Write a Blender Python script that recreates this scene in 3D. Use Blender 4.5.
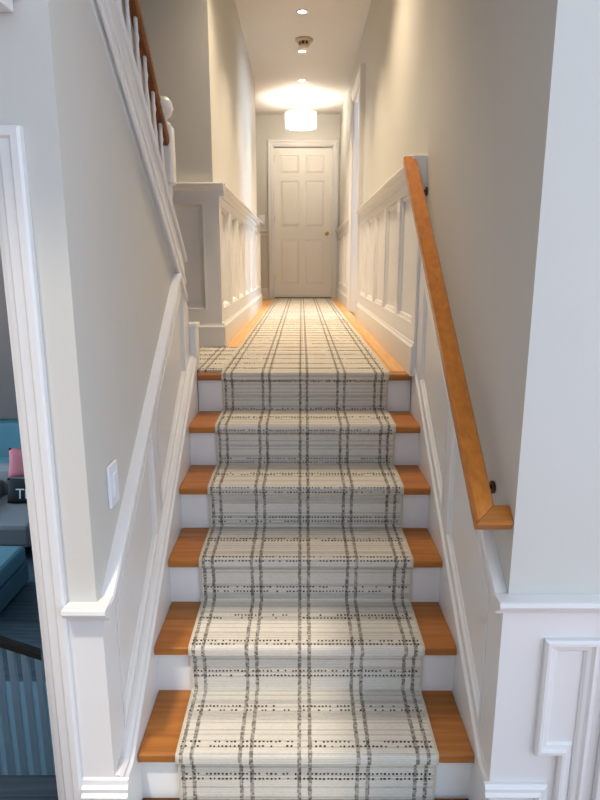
import bpy, bmesh, math, random
from mathutils import Vector
random.seed(7)
S = bpy.context.scene
C = S.collection
for o in list(bpy.data.objects):
    bpy.data.objects.remove(o)

# ------------------------------------------------------------------ camera
FPX = 610.0
cam = bpy.data.cameras.new('camera')
cam.sensor_fit = 'VERTICAL'
cam.sensor_height = 24.0
cam.lens = FPX / 800.0 * 24.0
cam.clip_start = 0.02
co = bpy.data.objects.new('camera', cam)
C.objects.link(co)
co.location = (0, 0, 1.607)
co.rotation_euler = (math.pi / 2 - math.atan2(137.6, FPX), 0, math.atan2(1.5, FPX))
S.camera = co

# ------------------------------------------------------------------ world, sun, exposure
W = bpy.data.worlds.new('sky')
S.world = W
W.use_nodes = True
bg = W.node_tree.nodes['Background']
bg.inputs['Color'].default_value = (0.625, 0.775, 1.0, 1)
bg.inputs['Strength'].default_value = 2.3
sun = bpy.data.lights.new('sun', 'SUN')
sun.energy = 2.3
sun.angle = math.radians(3)
sun.color = (1.0, 0.90, 0.76)
so = bpy.data.objects.new('sun', sun)
C.objects.link(so)
so.location = (-1, -4, 6)
so.rotation_euler = Vector((0.30, 1.0, -2.3)).to_track_quat('-Z', 'Y').to_euler()
S.view_settings.view_transform = 'Standard'
S.view_settings.look = 'None'
S.view_settings.gamma = 1.0
S.view_settings.use_curve_mapping = False
S.view_settings.exposure = 0.12


def area(name, loc, direction, sx, sy, energy, color):
    l = bpy.data.lights.new(name, 'AREA')
    l.shape = 'RECTANGLE'
    l.size, l.size_y = sx, sy
    l.energy = energy
    l.color = color
    o = bpy.data.objects.new(name, l)
    C.objects.link(o)
    o.location = loc
    o.rotation_euler = Vector(direction).to_track_quat('-Z', 'Z').to_euler()
    return o


# daylight entering by the side room's window and by the lower room's window
area('side_room_window_daylight', (2.78, 6.0, 2.6), (-1, 0, -0.05), 1.3, 1.3, 75, (0.60, 0.76, 1.0))
area('lower_room_window_daylight', (-5.35, 5.6, 0.05), (1, 0, -0.1), 2.2, 1.5, 90, (0.50, 0.80, 1.0))

# ------------------------------------------------------------------ materials
MATS = {}


def new_mat(name):
    m = bpy.data.materials.new(name)
    m.use_nodes = True
    MATS[name] = m
    return m, m.node_tree.nodes, m.node_tree.links, m.node_tree.nodes['Principled BSDF']


def paint(name, col, rough=0.5, bump=0.02, scale=60, var=0.03):
    m, N, L, b = new_mat(name)
    tc = N.new('ShaderNodeTexCoord')
    nz = N.new('ShaderNodeTexNoise')
    nz.inputs['Scale'].default_value = scale
    nz.inputs['Detail'].default_value = 3
    L.new(tc.outputs['Object'], nz.inputs['Vector'])
    mx = N.new('ShaderNodeMix')
    mx.data_type = 'RGBA'
    mx.inputs['A'].default_value = tuple(c * (1 - var) for c in col) + (1,)
    mx.inputs['B'].default_value = tuple(min(1, c * (1 + var)) for c in col) + (1,)
    n2 = N.new('ShaderNodeTexNoise')
    n2.inputs['Scale'].default_value = 1.7
    L.new(tc.outputs['Object'], n2.inputs['Vector'])
    L.new(n2.outputs['Fac'], mx.inputs['Factor'])
    L.new(mx.outputs['Result'], b.inputs['Base Color'])
    b.inputs['Roughness'].default_value = rough
    if bump:
        bp = N.new('ShaderNodeBump')
        bp.inputs['Strength'].default_value = bump
        bp.inputs['Distance'].default_value = 0.01
        L.new(nz.outputs['Fac'], bp.inputs['Height'])
        L.new(bp.outputs['Normal'], b.inputs['Normal'])
    return m


def wood(name, light, dark, axis, rough=0.42, scale=1.0):
    """axis: 0/1/2, the direction of the grain in object space"""
    m, N, L, b = new_mat(name)
    tc = N.new('ShaderNodeTexCoord')
    oi = N.new('ShaderNodeObjectInfo')
    mul = N.new('ShaderNodeMath')
    mul.operation = 'MULTIPLY'
    mul.inputs[1].default_value = 17.0
    L.new(oi.outputs['Random'], mul.inputs[0])
    mp = N.new('ShaderNodeMapping')
    sc = [26 * scale, 26 * scale, 26 * scale]
    sc[axis] = 1.6 * scale
    mp.inputs['Scale'].default_value = sc
    L.new(tc.outputs['Object'], mp.inputs['Vector'])
    L.new(mul.outputs[0], mp.inputs['Location'])
    nz = N.new('ShaderNodeTexNoise')
    nz.inputs['Scale'].default_value = 1.6
    nz.inputs['Detail'].default_value = 6
    nz.inputs['Distortion'].default_value = 0.6
    L.new(mp.outputs['Vector'], nz.inputs['Vector'])
    r = N.new('ShaderNodeValToRGB')
    r.color_ramp.elements[0].position = 0.32
    r.color_ramp.elements[0].color = dark + (1,)
    r.color_ramp.elements[1].position = 0.68
    r.color_ramp.elements[1].color = light + (1,)
    L.new(nz.outputs['Fac'], r.inputs['Fac'])
    hs = N.new('ShaderNodeHueSaturation')
    ma = N.new('ShaderNodeMath')
    ma.operation = 'MULTIPLY_ADD'
    ma.inputs[1].default_value = 0.22
    ma.inputs[2].default_value = 0.89
    L.new(oi.outputs['Random'], ma.inputs[0])
    L.new(ma.outputs[0], hs.inputs['Value'])
    L.new(r.outputs['Color'], hs.inputs['Color'])
    L.new(hs.outputs['Color'], b.inputs['Base Color'])
    b.inputs['Roughness'].default_value = rough
    bp = N.new('ShaderNodeBump')
    bp.inputs['Strength'].default_value = 0.06
    bp.inputs['Distance'].default_value = 0.005
    L.new(nz.outputs['Fac'], bp.inputs['Height'])
    L.new(bp.outputs['Normal'], b.inputs['Normal'])
    return m


def plain(name, col, rough=0.5, metal=0.0, emit=None, strength=0.0):
    m, N, L, b = new_mat(name)
    tc = N.new('ShaderNodeTexCoord')
    nz = N.new('ShaderNodeTexNoise')
    nz.inputs['Scale'].default_value = 40
    L.new(tc.outputs['Object'], nz.inputs['Vector'])
    ma = N.new('ShaderNodeMath')
    ma.operation = 'MULTIPLY_ADD'
    ma.inputs[1].default_value = 0.12
    ma.inputs[2].default_value = rough - 0.06
    L.new(nz.outputs['Fac'], ma.inputs[0])
    L.new(ma.outputs[0], b.inputs['Roughness'])
    b.inputs['Base Color'].default_value = col + (1,)
    b.inputs['Metallic'].default_value = metal
    if emit:
        b.inputs['Emission Color'].default_value = emit + (1,)
        b.inputs['Emission Strength'].default_value = strength
    return m


def fabric(name, col, scale=220, rough=0.9, var=0.12):
    m, N, L, b = new_mat(name)
    tc = N.new('ShaderNodeTexCoord')
    nz = N.new('ShaderNodeTexNoise')
    nz.inputs['Scale'].default_value = scale
    nz.inputs['Detail'].default_value = 2
    L.new(tc.outputs['Object'], nz.inputs['Vector'])
    mx = N.new('ShaderNodeMix')
    mx.data_type = 'RGBA'
    mx.inputs['A'].default_value = tuple(c * (1 - var) for c in col) + (1,)
    mx.inputs['B'].default_value = tuple(min(1, c * (1 + var)) for c in col) + (1,)
    L.new(nz.outputs['Fac'], mx.inputs['Factor'])
    L.new(mx.outputs['Result'], b.inputs['Base Color'])
    b.inputs['Roughness'].default_value = rough
    bp = N.new('ShaderNodeBump')
    bp.inputs['Strength'].default_value = 0.25
    bp.inputs['Distance'].default_value = 0.004
    L.new(nz.outputs['Fac'], bp.inputs['Height'])
    L.new(bp.outputs['Normal'], b.inputs['Normal'])
    return m


def carpet(name):
    """flat-woven plaid runner; UV is in metres: u across, v along the runner"""
    m, N, L, b = new_mat(name)

    def math_(op, a, bb=None, c=None):
        n = N.new('ShaderNodeMath')
        n.operation = op
        for i, v in enumerate((a, bb, c)):
            if v is None:
                continue
            if isinstance(v, (int, float)):
                n.inputs[i].default_value = v
            else:
                L.new(v, n.inputs[i])
        return n.outputs[0]

    uv = N.new('ShaderNodeUVMap')
    sp = N.new('ShaderNodeSeparateXYZ')
    L.new(uv.outputs['UV'], sp.inputs[0])
    u0, v0 = sp.outputs['X'], sp.outputs['Y']
    wob = N.new('ShaderNodeTexNoise')
    wob.inputs['Scale'].default_value = 45
    L.new(uv.outputs['UV'], wob.inputs['Vector'])
    w = math_('MULTIPLY_ADD', wob.outputs['Fac'], 0.006, -0.003)
    u = math_('ADD', u0, w)
    v = math_('ADD', v0, w)

    def band(x, period, centre, half, soft):
        ph = math_('FLOORED_MODULO', x, period)
        d = math_('ABSOLUTE', math_('SUBTRACT', ph, centre))
        mr = N.new('ShaderNodeMapRange')
        mr.clamp = True
        L.new(d, mr.inputs['Value'])
        mr.inputs['From Min'].default_value = half
        mr.inputs['From Max'].default_value = half + soft
        mr.inputs['To Min'].default_value = 1
        mr.inputs['To Max'].default_value = 0
        return mr.outputs['Result']

    # rows of the weave
    ROW = 0.0062
    rowid = math_('FLOOR', math_('DIVIDE', v0, ROW))
    rowph = math_('FLOORED_MODULO', math_('DIVIDE', v0, ROW), 1.0)
    rib = math_('SINE', math_('MULTIPLY', rowph, math.pi))
    wn = N.new('ShaderNodeTexWhiteNoise')
    wn.noise_dimensions = '1D'
    L.new(rowid, wn.inputs['W'])
    cell = math_('FLOOR', math_('DIVIDE', u0, 0.0075))
    cv = N.new('ShaderNodeCombineXYZ')
    L.new(cell, cv.inputs[0])
    L.new(rowid, cv.inputs[1])
    wc = N.new('ShaderNodeTexWhiteNoise')
    wc.noise_dimensions = '2D'
    L.new(cv.outputs[0], wc.inputs['Vector'])
    # cream ground with darker slub rows
    slub = math_('MULTIPLY', math_('GREATER_THAN', wn.outputs['Value'], 0.58), 0.62)
    streak = N.new('ShaderNodeTexNoise')
    ms = N.new('ShaderNodeMapping')
    ms.inputs['Scale'].default_value = (9, 160, 1)
    L.new(uv.outputs['UV'], ms.inputs['Vector'])
    L.new(ms.outputs['Vector'], streak.inputs['Vector'])
    streak.inputs['Scale'].default_value = 1
    streak.inputs['Detail'].default_value = 2
    g = math_('MULTIPLY', slub, streak.outputs['Fac'])
    g = math_('ADD', g, math_('MULTIPLY', math_('SUBTRACT', 1.0, rib), 0.22))
    g = math_('ADD', g, math_('MULTIPLY', wc.outputs['Value'], 0.10))
    ground = N.new('ShaderNodeMix')
    ground.data_type = 'RGBA'
    L.new(g, ground.inputs['Factor'])
    ground.inputs['A'].default_value = (0.665, 0.615, 0.53, 1)
    ground.inputs['B'].default_value = (0.235, 0.215, 0.185, 1)
    # paired warp stripes
    P = 0.1745
    s = math_('MAXIMUM', band(u, P, 0.027, 0.0048, 0.002), band(u, P, 0.059, 0.0048, 0.002))
    s = math_('MULTIPLY', s, math_('MULTIPLY_ADD', wc.outputs['Value'], 0.60, 0.30))
    msk = s
    mx = N.new('ShaderNodeMix')
    mx.data_type = 'RGBA'
    L.new(msk, mx.inputs['Factor'])
    L.new(ground.outputs['Result'], mx.inputs['A'])
    mx.inputs['B'].default_value = (0.085, 0.070, 0.052, 1)
    L.new(mx.outputs['Result'], b.inputs['Base Color'])
    b.inputs['Roughness'].default_value = 0.95
    b.inputs['Specular IOR Level'].default_value = 0.15
    h = math_('ADD', rib, math_('MULTIPLY', wc.outputs['Value'], 0.4))
    bp = N.new('ShaderNodeBump')
    bp.inputs['Strength'].default_value = 0.35
    bp.inputs['Distance'].default_value = 0.003
    L.new(h, bp.inputs['Height'])
    L.new(bp.outputs['Normal'], b.inputs['Normal'])
    return m


WHITE = paint('white_trim_paint', (0.755, 0.735, 0.71), 0.34, 0.01, 80, 0.015)
WALL = paint('grey_wall_paint', (0.60, 0.575, 0.52), 0.62, 0.03, 130, 0.02)
CEIL = paint('ceiling_paint', (0.72, 0.69, 0.66), 0.7, 0.02, 100, 0.02)
DOORW = paint('door_paint', (0.86, 0.82, 0.75), 0.38, 0.01, 80, 0.015)
LOWWALL = paint('lower_room_paint', (0.33, 0.38, 0.42), 0.6, 0.02, 90, 0.03)
OAKX = wood('honey_oak_cross', (0.44, 0.158, 0.021), (0.30, 0.094, 0.010), 0)
OAKY = wood('honey_oak_along', (0.66, 0.37, 0.135), (0.52, 0.26, 0.080), 1)
RAILW = wood('handrail_oak', (0.56, 0.195, 0.026), (0.43, 0.135, 0.015), 1, 0.28)
RAILD = wood('dark_handrail_wood', (0.26, 0.095, 0.030), (0.17, 0.058, 0.018), 1, 0.3)
LOWWOOD = wood('blue_cast_floor_wood', (0.13, 0.17, 0.20), (0.06, 0.085, 0.105), 0, 0.4)  # lower room's blue cast put into the wood colour; also the alcove's shade
DARKW = wood('dark_brown_wood', (0.10, 0.07, 0.05), (0.06, 0.04, 0.03), 0, 0.4)
RUG = carpet('plaid_flatweave')
YARN = fabric('dark_brown_yarn', (0.040, 0.032, 0.025), 400)
BIND = fabric('runner_binding', (0.52, 0.46, 0.36), 300)
BRASS = plain('brass', (0.72, 0.48, 0.16), 0.25, 1.0)
BRONZE = plain('dark_bronze', (0.09, 0.045, 0.03), 0.4, 0.8)
STEEL = plain('brushed_nickel', (0.55, 0.52, 0.46), 0.35, 1.0)
BLACK = plain('black_plastic', (0.012, 0.01, 0.01), 0.4)
CREAMP = plain('cream_plastic', (0.60, 0.48, 0.34), 0.45)
SWITCHP = plain('white_plastic', (0.78, 0.79, 0.82), 0.3)
SADDLE = plain('dark_threshold', (0.10, 0.075, 0.05), 0.5)
LENS = plain('lamp_lens', (0.9, 0.9, 0.9), 0.4, 0, (1.0, 0.93, 0.82), 14)
TEAL = fabric('blue_cast_upholstery', (0.16, 0.31, 0.38))  # blue cast of the room's light painted into the upholstery
BLUECASTD = fabric('dark_blue_cast_upholstery', (0.11, 0.20, 0.25))  # darker tone, same blue light painted in
BLUECASTL = fabric('pale_blue_cast_fabric', (0.24, 0.50, 0.58))  # pale tone of the blue light cast put into the fabric
GREYF = fabric('grey_upholstery', (0.30, 0.28, 0.29))
PINK = fabric('red_pink_fabric', (0.60, 0.17, 0.20))
INK = fabric('black_fabric', (0.015, 0.014, 0.016))
SLATP = paint('blue_cast_baluster_paint', (0.60, 0.70, 0.76), 0.45, 0.02, 60, 0.08)  # blue light cast tinted into the slat colour
RUGB = fabric('blue_cast_rug', (0.34, 0.47, 0.55), 120)  # blue light on the lower floor painted into the rug colour

# lamp shade: white cloth that lets light through
m, N, L, b = new_mat('shade_cloth')
b.inputs['Base Color'].default_value = (0.92, 0.90, 0.86, 1)
b.inputs['Roughness'].default_value = 0.9
b.inputs['Emission Color'].default_value = (1.0, 0.94, 0.84, 1)
b.inputs['Emission Strength'].default_value = 8
SHADE = m


# ------------------------------------------------------------------ mesh helpers (world coordinates)
def wloc(o):
    v = Vector((0, 0, 0))
    while o is not None:
        v += o.location
        o = o.parent
    return v


def link(name, me, mat, parent=None, smooth=False):
    o = bpy.data.objects.new(name, me)
    C.objects.link(o)
    if not me.materials:
        me.materials.append(mat)
    if smooth:
        for p in me.polygons:
            p.use_smooth = True
    if parent is not None:
        o.parent = parent
    return o


def obj(name, bm, mat, parent=None, smooth=False):
    """world-space bmesh -> one object whose origin sits at the foot of its own box"""
    bmesh.ops.recalc_face_normals(bm, faces=bm.faces)
    lo = Vector([min(v.co[i] for v in bm.verts) for i in range(3)])
    hi = Vector([max(v.co[i] for v in bm.verts) for i in range(3)])
    org = Vector(((lo.x + hi.x) / 2, (lo.y + hi.y) / 2, lo.z))
    for v in bm.verts:
        v.co -= org
    me = bpy.data.meshes.new(name)
    bm.to_mesh(me)
    bm.free()
    o = link(name, me, mat, parent, smooth)
    o.location = org - wloc(parent)
    return o


def tag(o, label=None, cat=None, group=None, kind=None):
    if label:
        o['label'] = label
    if cat:
        o['category'] = cat
    if group:
        o['group'] = group
    if kind:
        o['kind'] = kind
    return o


def thing(name, label, cat, loc, group=None):
    o = bpy.data.objects.new(name, None)
    o.empty_display_size = 0.1
    C.objects.link(o)
    o.location = loc
    return tag(o, label, cat, group)


def struct(o, label=None, cat=None):
    return tag(o, label, cat, kind='structure')


def add_box(bm, x0, x1, y0, y1, z0, z1, bev=0.0):
    t = bmesh.new()
    vs = [t.verts.new((x, y, z)) for x in (x0, x1) for y in (y0, y1) for z in (z0, z1)]
    for q in ((0, 1, 3, 2), (4, 6, 7, 5), (0, 4, 5, 1), (2, 3, 7, 6), (0, 2, 6, 4), (1, 5, 7, 3)):
        t.faces.new([vs[i] for i in q])
    if bev:
        bmesh.ops.bevel(t, geom=list(t.edges), offset=bev, segments=2, affect='EDGES', profile=0.5)
    merge(bm, t)


def merge(bm, t):
    me = bpy.data.meshes.new('tmp')
    t.to_mesh(me)
    t.free()
    bm.from_mesh(me)
    bpy.data.meshes.remove(me)


def box(name, x0, x1, y0, y1, z0, z1, mat, parent=None, bev=0.0):
    bm = bmesh.new()
    add_box(bm, x0, x1, y0, y1, z0, z1, bev)
    return obj(name, bm, mat, parent)


def prism(name, poly, axis, a0, a1, mat, parent=None, bev=0.0):
    """poly: 2D points in the two other axes, extruded along axis from a0 to a1"""
    bm = bmesh.new()

    def p(q, a):
        if axis == 0:
            return (a, q[0], q[1])
        if axis == 1:
            return (q[0], a, q[1])
        return (q[0], q[1], a)
    A = [bm.verts.new(p(q, a0)) for q in poly]
    B = [bm.verts.new(p(q, a1)) for q in poly]
    bm.faces.new(A)
    bm.faces.new(B[::-1])
    n = len(poly)
    for i in range(n):
        j = (i + 1) % n
        bm.faces.new([A[i], B[i], B[j], A[j]])
    if bev:
        bmesh.ops.bevel(bm, geom=list(bm.edges), offset=bev, segments=2, affect='EDGES', profile=0.5)
    return obj(name, bm, mat, parent)


def add_sweep(bm, path, prof, normal, closed=False):
    """path in a plane with the given normal; prof points (out, side): out along normal, side in the plane to the left of travel"""
    n = Vector(normal).normalized()
    pts = [Vector(p) for p in path]
    k = len(pts)
    rings = []
    for i in range(k):
        if closed:
            d0 = (pts[i] - pts[i - 1]).normalized()
            d1 = (pts[(i + 1) % k] - pts[i]).normalized()
        else:
            d0 = (pts[i] - pts[i - 1]).normalized() if i else (pts[1] - pts[0]).normalized()
            d1 = (pts[i + 1] - pts[i]).normalized() if i < k - 1 else d0
        s0, s1 = n.cross(d0), n.cross(d1)
        mt = (s0 + s1)
        mt = mt / max(1e-6, mt.dot(s0)) if mt.length > 1e-6 else s0
        rings.append([bm.verts.new(pts[i] + n * o + mt * s) for o, s in prof])
    m = len(prof)
    for i in range(k if closed else k - 1):
        a, c = rings[i], rings[(i + 1) % k]
        for j in range(m):
            j2 = (j + 1) % m
            bm.faces.new([a[j], a[j2], c[j2], c[j]])
    if not closed:
        bm.faces.new(rings[0][::-1])
        bm.faces.new(rings[-1])


def sweep(name, path, prof, normal, mat, parent=None, closed=False):
    bm = bmesh.new()
    add_sweep(bm, path, prof, normal, closed)
    return obj(name, bm, mat, parent)


def add_lathe(bm, cx, cy, prof, seg=24):
    """prof: (r, z) from bottom to top around a vertical axis"""
    rings = []
    for r, z in prof:
        if r < 1e-5:
            rings.append([bm.verts.new((cx, cy, z))])
        else:
            rings.append([bm.verts.new((cx + r * math.cos(2 * math.pi * i / seg), cy + r * math.sin(2 * math.pi * i / seg), z)) for i in range(seg)])
    for a, c in zip(rings, rings[1:]):
        for i in range(seg):
            j = (i + 1) % seg
            if len(a) == 1 and len(c) == 1:
                continue
            if len(a) == 1:
                bm.faces.new([a[0], c[j], c[i]])
            elif len(c) == 1:
                bm.faces.new([a[i], a[j], c[0]])
            else:
                bm.faces.new([a[i], a[j], c[j], c[i]])


def lathe(name, cx, cy, prof, mat, parent=None, seg=24, axis='z', centre=None):
    bm = bmesh.new()
    add_lathe(bm, cx, cy, prof, seg)
    return obj(name, bm, mat, parent, smooth=True)


def add_tube(bm, pts, r, seg=10):
    pts = [Vector(p) for p in pts]
    rings = []
    for i, p in enumerate(pts):
        d = (pts[min(i + 1, len(pts) - 1)] - pts[max(i - 1, 0)]).normalized()
        a = d.cross(Vector((0, 0, 1)))
        if a.length < 0.05:
            a = d.cross(Vector((1, 0, 0)))
        a.normalize()
        c = d.cross(a)
        rings.append([bm.verts.new(p + r * (math.cos(2 * math.pi * k / seg) * a + math.sin(2 * math.pi * k / seg) * c)) for k in range(seg)])
    for a, c in zip(rings, rings[1:]):
        for i in range(seg):
            j = (i + 1) % seg
            bm.faces.new([a[i], a[j], c[j], c[i]])
    bm.faces.new(rings[0][::-1])
    bm.faces.new(rings[-1])


# ------------------------------------------------------------------ dimensions
FY = 1.42                     # face of the entry walls beside the stair
XL, XR = -0.528, 0.532        # side walls of the stair
SL, SR = -0.487, 0.514        # inner faces of the skirt boards
RISE, RUN, N0 = 0.1833, 0.2517, 1.53
LAND = 6 * RISE               # level of the hall
CEILZ = 3.55
HX = -0.510                   # hall left wall
PIERY = 3.69
BACKY = 8.85
LOW = -1.40                   # lower room floor
SLOPE = RISE / RUN


def nose(k):
    return N0 + RUN * (k - 1)


# moulding profiles (out from wall, to the left of travel)
CHAIR = [(0, 0), (0.012, 0), (0.012, 0.028), (0.022, 0.036), (0.028, 0.050), (0.042, 0.056), (0.044, 0.066), (0.040, 0.072), (0, 0.072)]
CHAIRF = [(0, 0), (0.012, 0), (0.016, 0.010), (0.030, 0.018), (0.040, 0.026), (0.044, 0.034), (0.042, 0.044), (0.036, 0.046), (0, 0.046)]
BASECAP = [(0, 0), (0.014, 0), (0.016, 0.008), (0.010, 0.014), (0.012, 0.026), (0.004, 0.034), (0, 0.034)]
BEAD = [(0, 0), (0.004, 0), (0.012, 0.006), (0.012, 0.012), (0.006, 0.020), (0, 0.022)]
PICT = [(0, 0), (0.014, 0), (0.020, 0.006), (0.020, 0.014), (0.012, 0.020), (0.010, 0.030), (0.004, 0.036), (0, 0.036)]
CASE = [(0, 0), (0.010, 0), (0.012, 0.012), (0.018, 0.018), (0.018, 0.040), (0.024, 0.046), (0.024, 0.062), (0.018, 0.068), (0, 0.068)]

# ------------------------------------------------------------------ walls
# right wall, with the doorway into the side room
bm = bmesh.new()
DY0, DY1, DZ = 5.62, 6.46, LAND + 2.04
add_box(bm, XR, XR + 0.12, FY, DY0, -0.02, CEILZ + 0.02)
add_box(bm, XR, XR + 0.12, DY0, DY1, DZ, CEILZ + 0.02)
add_box(bm, XR, XR + 0.12, DY1, BACKY + 0.1, LAND - 0.2, CEILZ + 0.02)
wall_right = struct(obj('wall_right', bm, WALL), 'grey painted wall right of the stairs and hall', 'wall')
# entry wall facing the camera, right side
wall_fr = struct(box('wall_front_right', XR + 0.12, 2.6, FY, FY + 0.1, -0.02, CEILZ, WALL), 'entry wall right of the stair with stepped panel', 'wall')
# left stair wall: under the upper flight
STR0 = (1.756, 2.212)         # a point on the lower edge of the upper stringer
SSL = -0.785


def strz(y):
    return STR0[1] + SSL * (y - STR0[0])


WEND = 2.80
wall_left = struct(prism('wall_left', [(FY, -0.02), (WEND, -0.02), (WEND, strz(WEND) + 0.12), (FY, strz(FY) + 0.12)], 0, XL - 0.09, XL, WALL),
                   'grey painted triangular wall left of the stairs under the upper flight', 'wall')
# entry wall left, around the low doorway
DLX0, DLX1, DLZ = -1.55, -0.668, 1.83
bm = bmesh.new()
add_box(bm, DLX1, XL - 0.09, FY, FY + 0.1, -0.02, DLZ)
add_box(bm, -2.6, XL - 0.09, FY, FY + 0.1, DLZ, CEILZ)
add_box(bm, -2.6, DLX0, FY, FY + 0.1, -0.02, DLZ)
wall_fl = struct(obj('wall_front_left', bm, WALL), 'entry wall left of the stair around the low doorway', 'wall')
# hall
wall_hl = struct(box('wall_hall_left', HX - 0.10, HX, PIERY + 0.1, 7.25, LAND - 0.2, 5.0, WALL), 'grey painted left wall of the hall', 'wall')
wall_pier = struct(box('wall_pier', -1.6, HX, PIERY, PIERY + 0.1, LAND - 0.2, 5.0, WALL), 'dim wall facing the landing beside the upper flight', 'wall')
bm = bmesh.new()
BDX0, BDX1, BDZ = -0.385, 0.425, LAND + 2.045
add_box(bm, -2.4, BDX0, BACKY, BACKY + 0.12, LAND - 0.2, CEILZ + 0.02)
add_box(bm, BDX1, XR - 0.0005, BACKY, BACKY + 0.12, LAND - 0.2, CEILZ + 0.02)
add_box(bm, BDX0, BDX1, BACKY, BACKY + 0.12, BDZ, CEILZ + 0.02)
wall_back = struct(obj('wall_back', bm, WALL), 'grey painted wall at the far end of the hall', 'wall')
struct(box('door_gap_backing', BDX0 - 0.05, BDX1 + 0.05, BACKY + 0.121, BACKY + 0.16, LAND - 0.2, BDZ + 0.1, WALL))  # backing added to keep outside light from the gap under the door
struct(box('wall_back_recess', -2.4, -2.3, 7.15, BACKY, LAND - 0.2, CEILZ, WALL))
struct(box('wall_back_corridor', -2.4, HX - 0.102, 7.15, 7.25, LAND - 0.2, CEILZ, WALL))
struct(box('wall_upper_flight', -1.7, -1.6, FY, PIERY + 0.1, LAND - 0.2, 5.0, WALL))
struct(box('wall_side_room_far', XR + 0.12, 2.85, 7.6, 7.7, LAND - 0.2, CEILZ, WALL))
struct(box('wall_side_room_near', XR + 0.12, 2.85, 4.3, 4.4, LAND - 0.2, CEILZ, WALL))
bm = bmesh.new()
for a in ((4.4, 5.3, LAND - 0.2, CEILZ), (6.7, 7.6, LAND - 0.2, CEILZ), (5.3, 6.7, LAND - 0.2, 1.9), (5.3, 6.7, 3.3, CEILZ)):
    add_box(bm, 2.65, 2.75, *a)
struct(obj('wall_side_room_window', bm, WALL))
wf = box('window_1', 2.66, 2.74, 5.3, 5.36, 1.9, 3.3, WHITE)
struct(wf)
box('window_frame', 2.66, 2.74, 6.64, 6.7, 1.9, 3.3, WHITE, wf)
box('window_frame', 2.66, 2.74, 5.36, 6.64, 1.9, 1.96, WHITE, wf)
box('window_frame', 2.66, 2.74, 5.36, 6.64, 3.24, 3.3, WHITE, wf)
box('muntin', 2.68, 2.71, 5.36, 6.64, 2.58, 2.62, WHITE, wf)
struct(box('wall_left_head', XL - 0.0900, XL, FY + 0.0, FY + 0.1, strz(FY) + 0.121, CEILZ, WALL))
struct(box('wall_stairwell_head', -1.6, XL - 0.09, FY + 0.1, FY + 0.2, CEILZ, 5.0, WALL))

# ------------------------------------------------------------------ ceilings
bm = bmesh.new()
add_box(bm, XL - 0.09, XR + 0.12, FY, PIERY, CEILZ, CEILZ + 0.1)
add_box(bm, -2.4, 2.85, PIERY + 0.1, BACKY + 0.12, CEILZ, CEILZ + 0.1)
add_box(bm, HX - 0.1, XR + 0.12, PIERY, PIERY + 0.1, CEILZ, CEILZ + 0.1)
# entry ceiling; unseen skylight opening added to aim the sun patch
KX0, KX1, KY0, KY1 = -1.10, -0.30, -0.40, 0.60
for a in ((-2.6, KX0, -0.62, FY), (KX1, 2.6, -0.62, FY), (KX0, KX1, -0.62, KY0), (KX0, KX1, KY1, FY)):
    add_box(bm, a[0], a[1], a[2], a[3], CEILZ, CEILZ + 0.1)
struct(obj('ceiling', bm, CEIL), 'flat pale ceiling with recessed lights', 'ceiling')
sk = box('added_skylight', KX0 - 0.03, KX0, KY0 - 0.03, KY1 + 0.03, CEILZ - 0.012, CEILZ + 0.13, WHITE)
struct(sk, 'white rim of an unseen skylight added to let the sun patch in', 'skylight')
box('added_curb', KX1, KX1 + 0.03, KY0 - 0.03, KY1 + 0.03, CEILZ - 0.012, CEILZ + 0.13, WHITE, sk)
box('added_curb', KX0, KX1, KY0 - 0.03, KY0, CEILZ - 0.012, CEILZ + 0.13, WHITE, sk)
box('added_curb', KX0, KX1, KY1, KY1 + 0.03, CEILZ - 0.012, CEILZ + 0.13, WHITE, sk)
struct(box('ceiling_upper_flight', -1.7, HX, FY + 0.1, PIERY + 0.1, 5.0, 5.1, CEIL))

# unseen wall bays added behind the camera to block sun and left sky
bm = bmesh.new()
add_box(bm, -0.25, 0.64, -0.62, -0.52, -0.02, CEILZ)
add_box(bm, -1.75, -1.0, -0.62, -0.52, -0.02, CEILZ)
add_box(bm, -1.75, -1.65, -0.52, FY, -0.02, CEILZ)
struct(obj('wall_entry_blocker', bm, WALL), 'unseen wall bays added behind the viewer to block sun and sky', 'wall')
struct(box('wall_upper_well', XL - 0.09, HX, FY, PIERY, CEILZ + 0.1, 5.0, WALL))

# ------------------------------------------------------------------ floors
floor = struct(box('floor', DLX0 - 1.05, 2.6, -2.6, FY + 0.23, -0.12, -0.018, OAKX), 'oak plank floor of the entry', 'floor')
pl = None
for i in range(13):                        # planks in front of the stair foot and the doorway
    y1 = FY + 0.225 - i * 0.083
    for x0, x1 in ((-1.5, -0.62), (-0.62, 0.2), (0.2, 1.2)):
        sft = 0.13 * ((i * 5) % 3)
        yy = min(y1, 9)
        if i >= 3:
            box('plank', x0 + sft, x1 + sft - 0.002, yy - 0.0815, yy, -0.018, 0, OAKX, floor)
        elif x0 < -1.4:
            box('plank', -1.5, -0.70, yy - 0.0815, yy, -0.018, 0, LOWWOOD, floor)  # shade in the doorway alcove painted as dark planks

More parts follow.
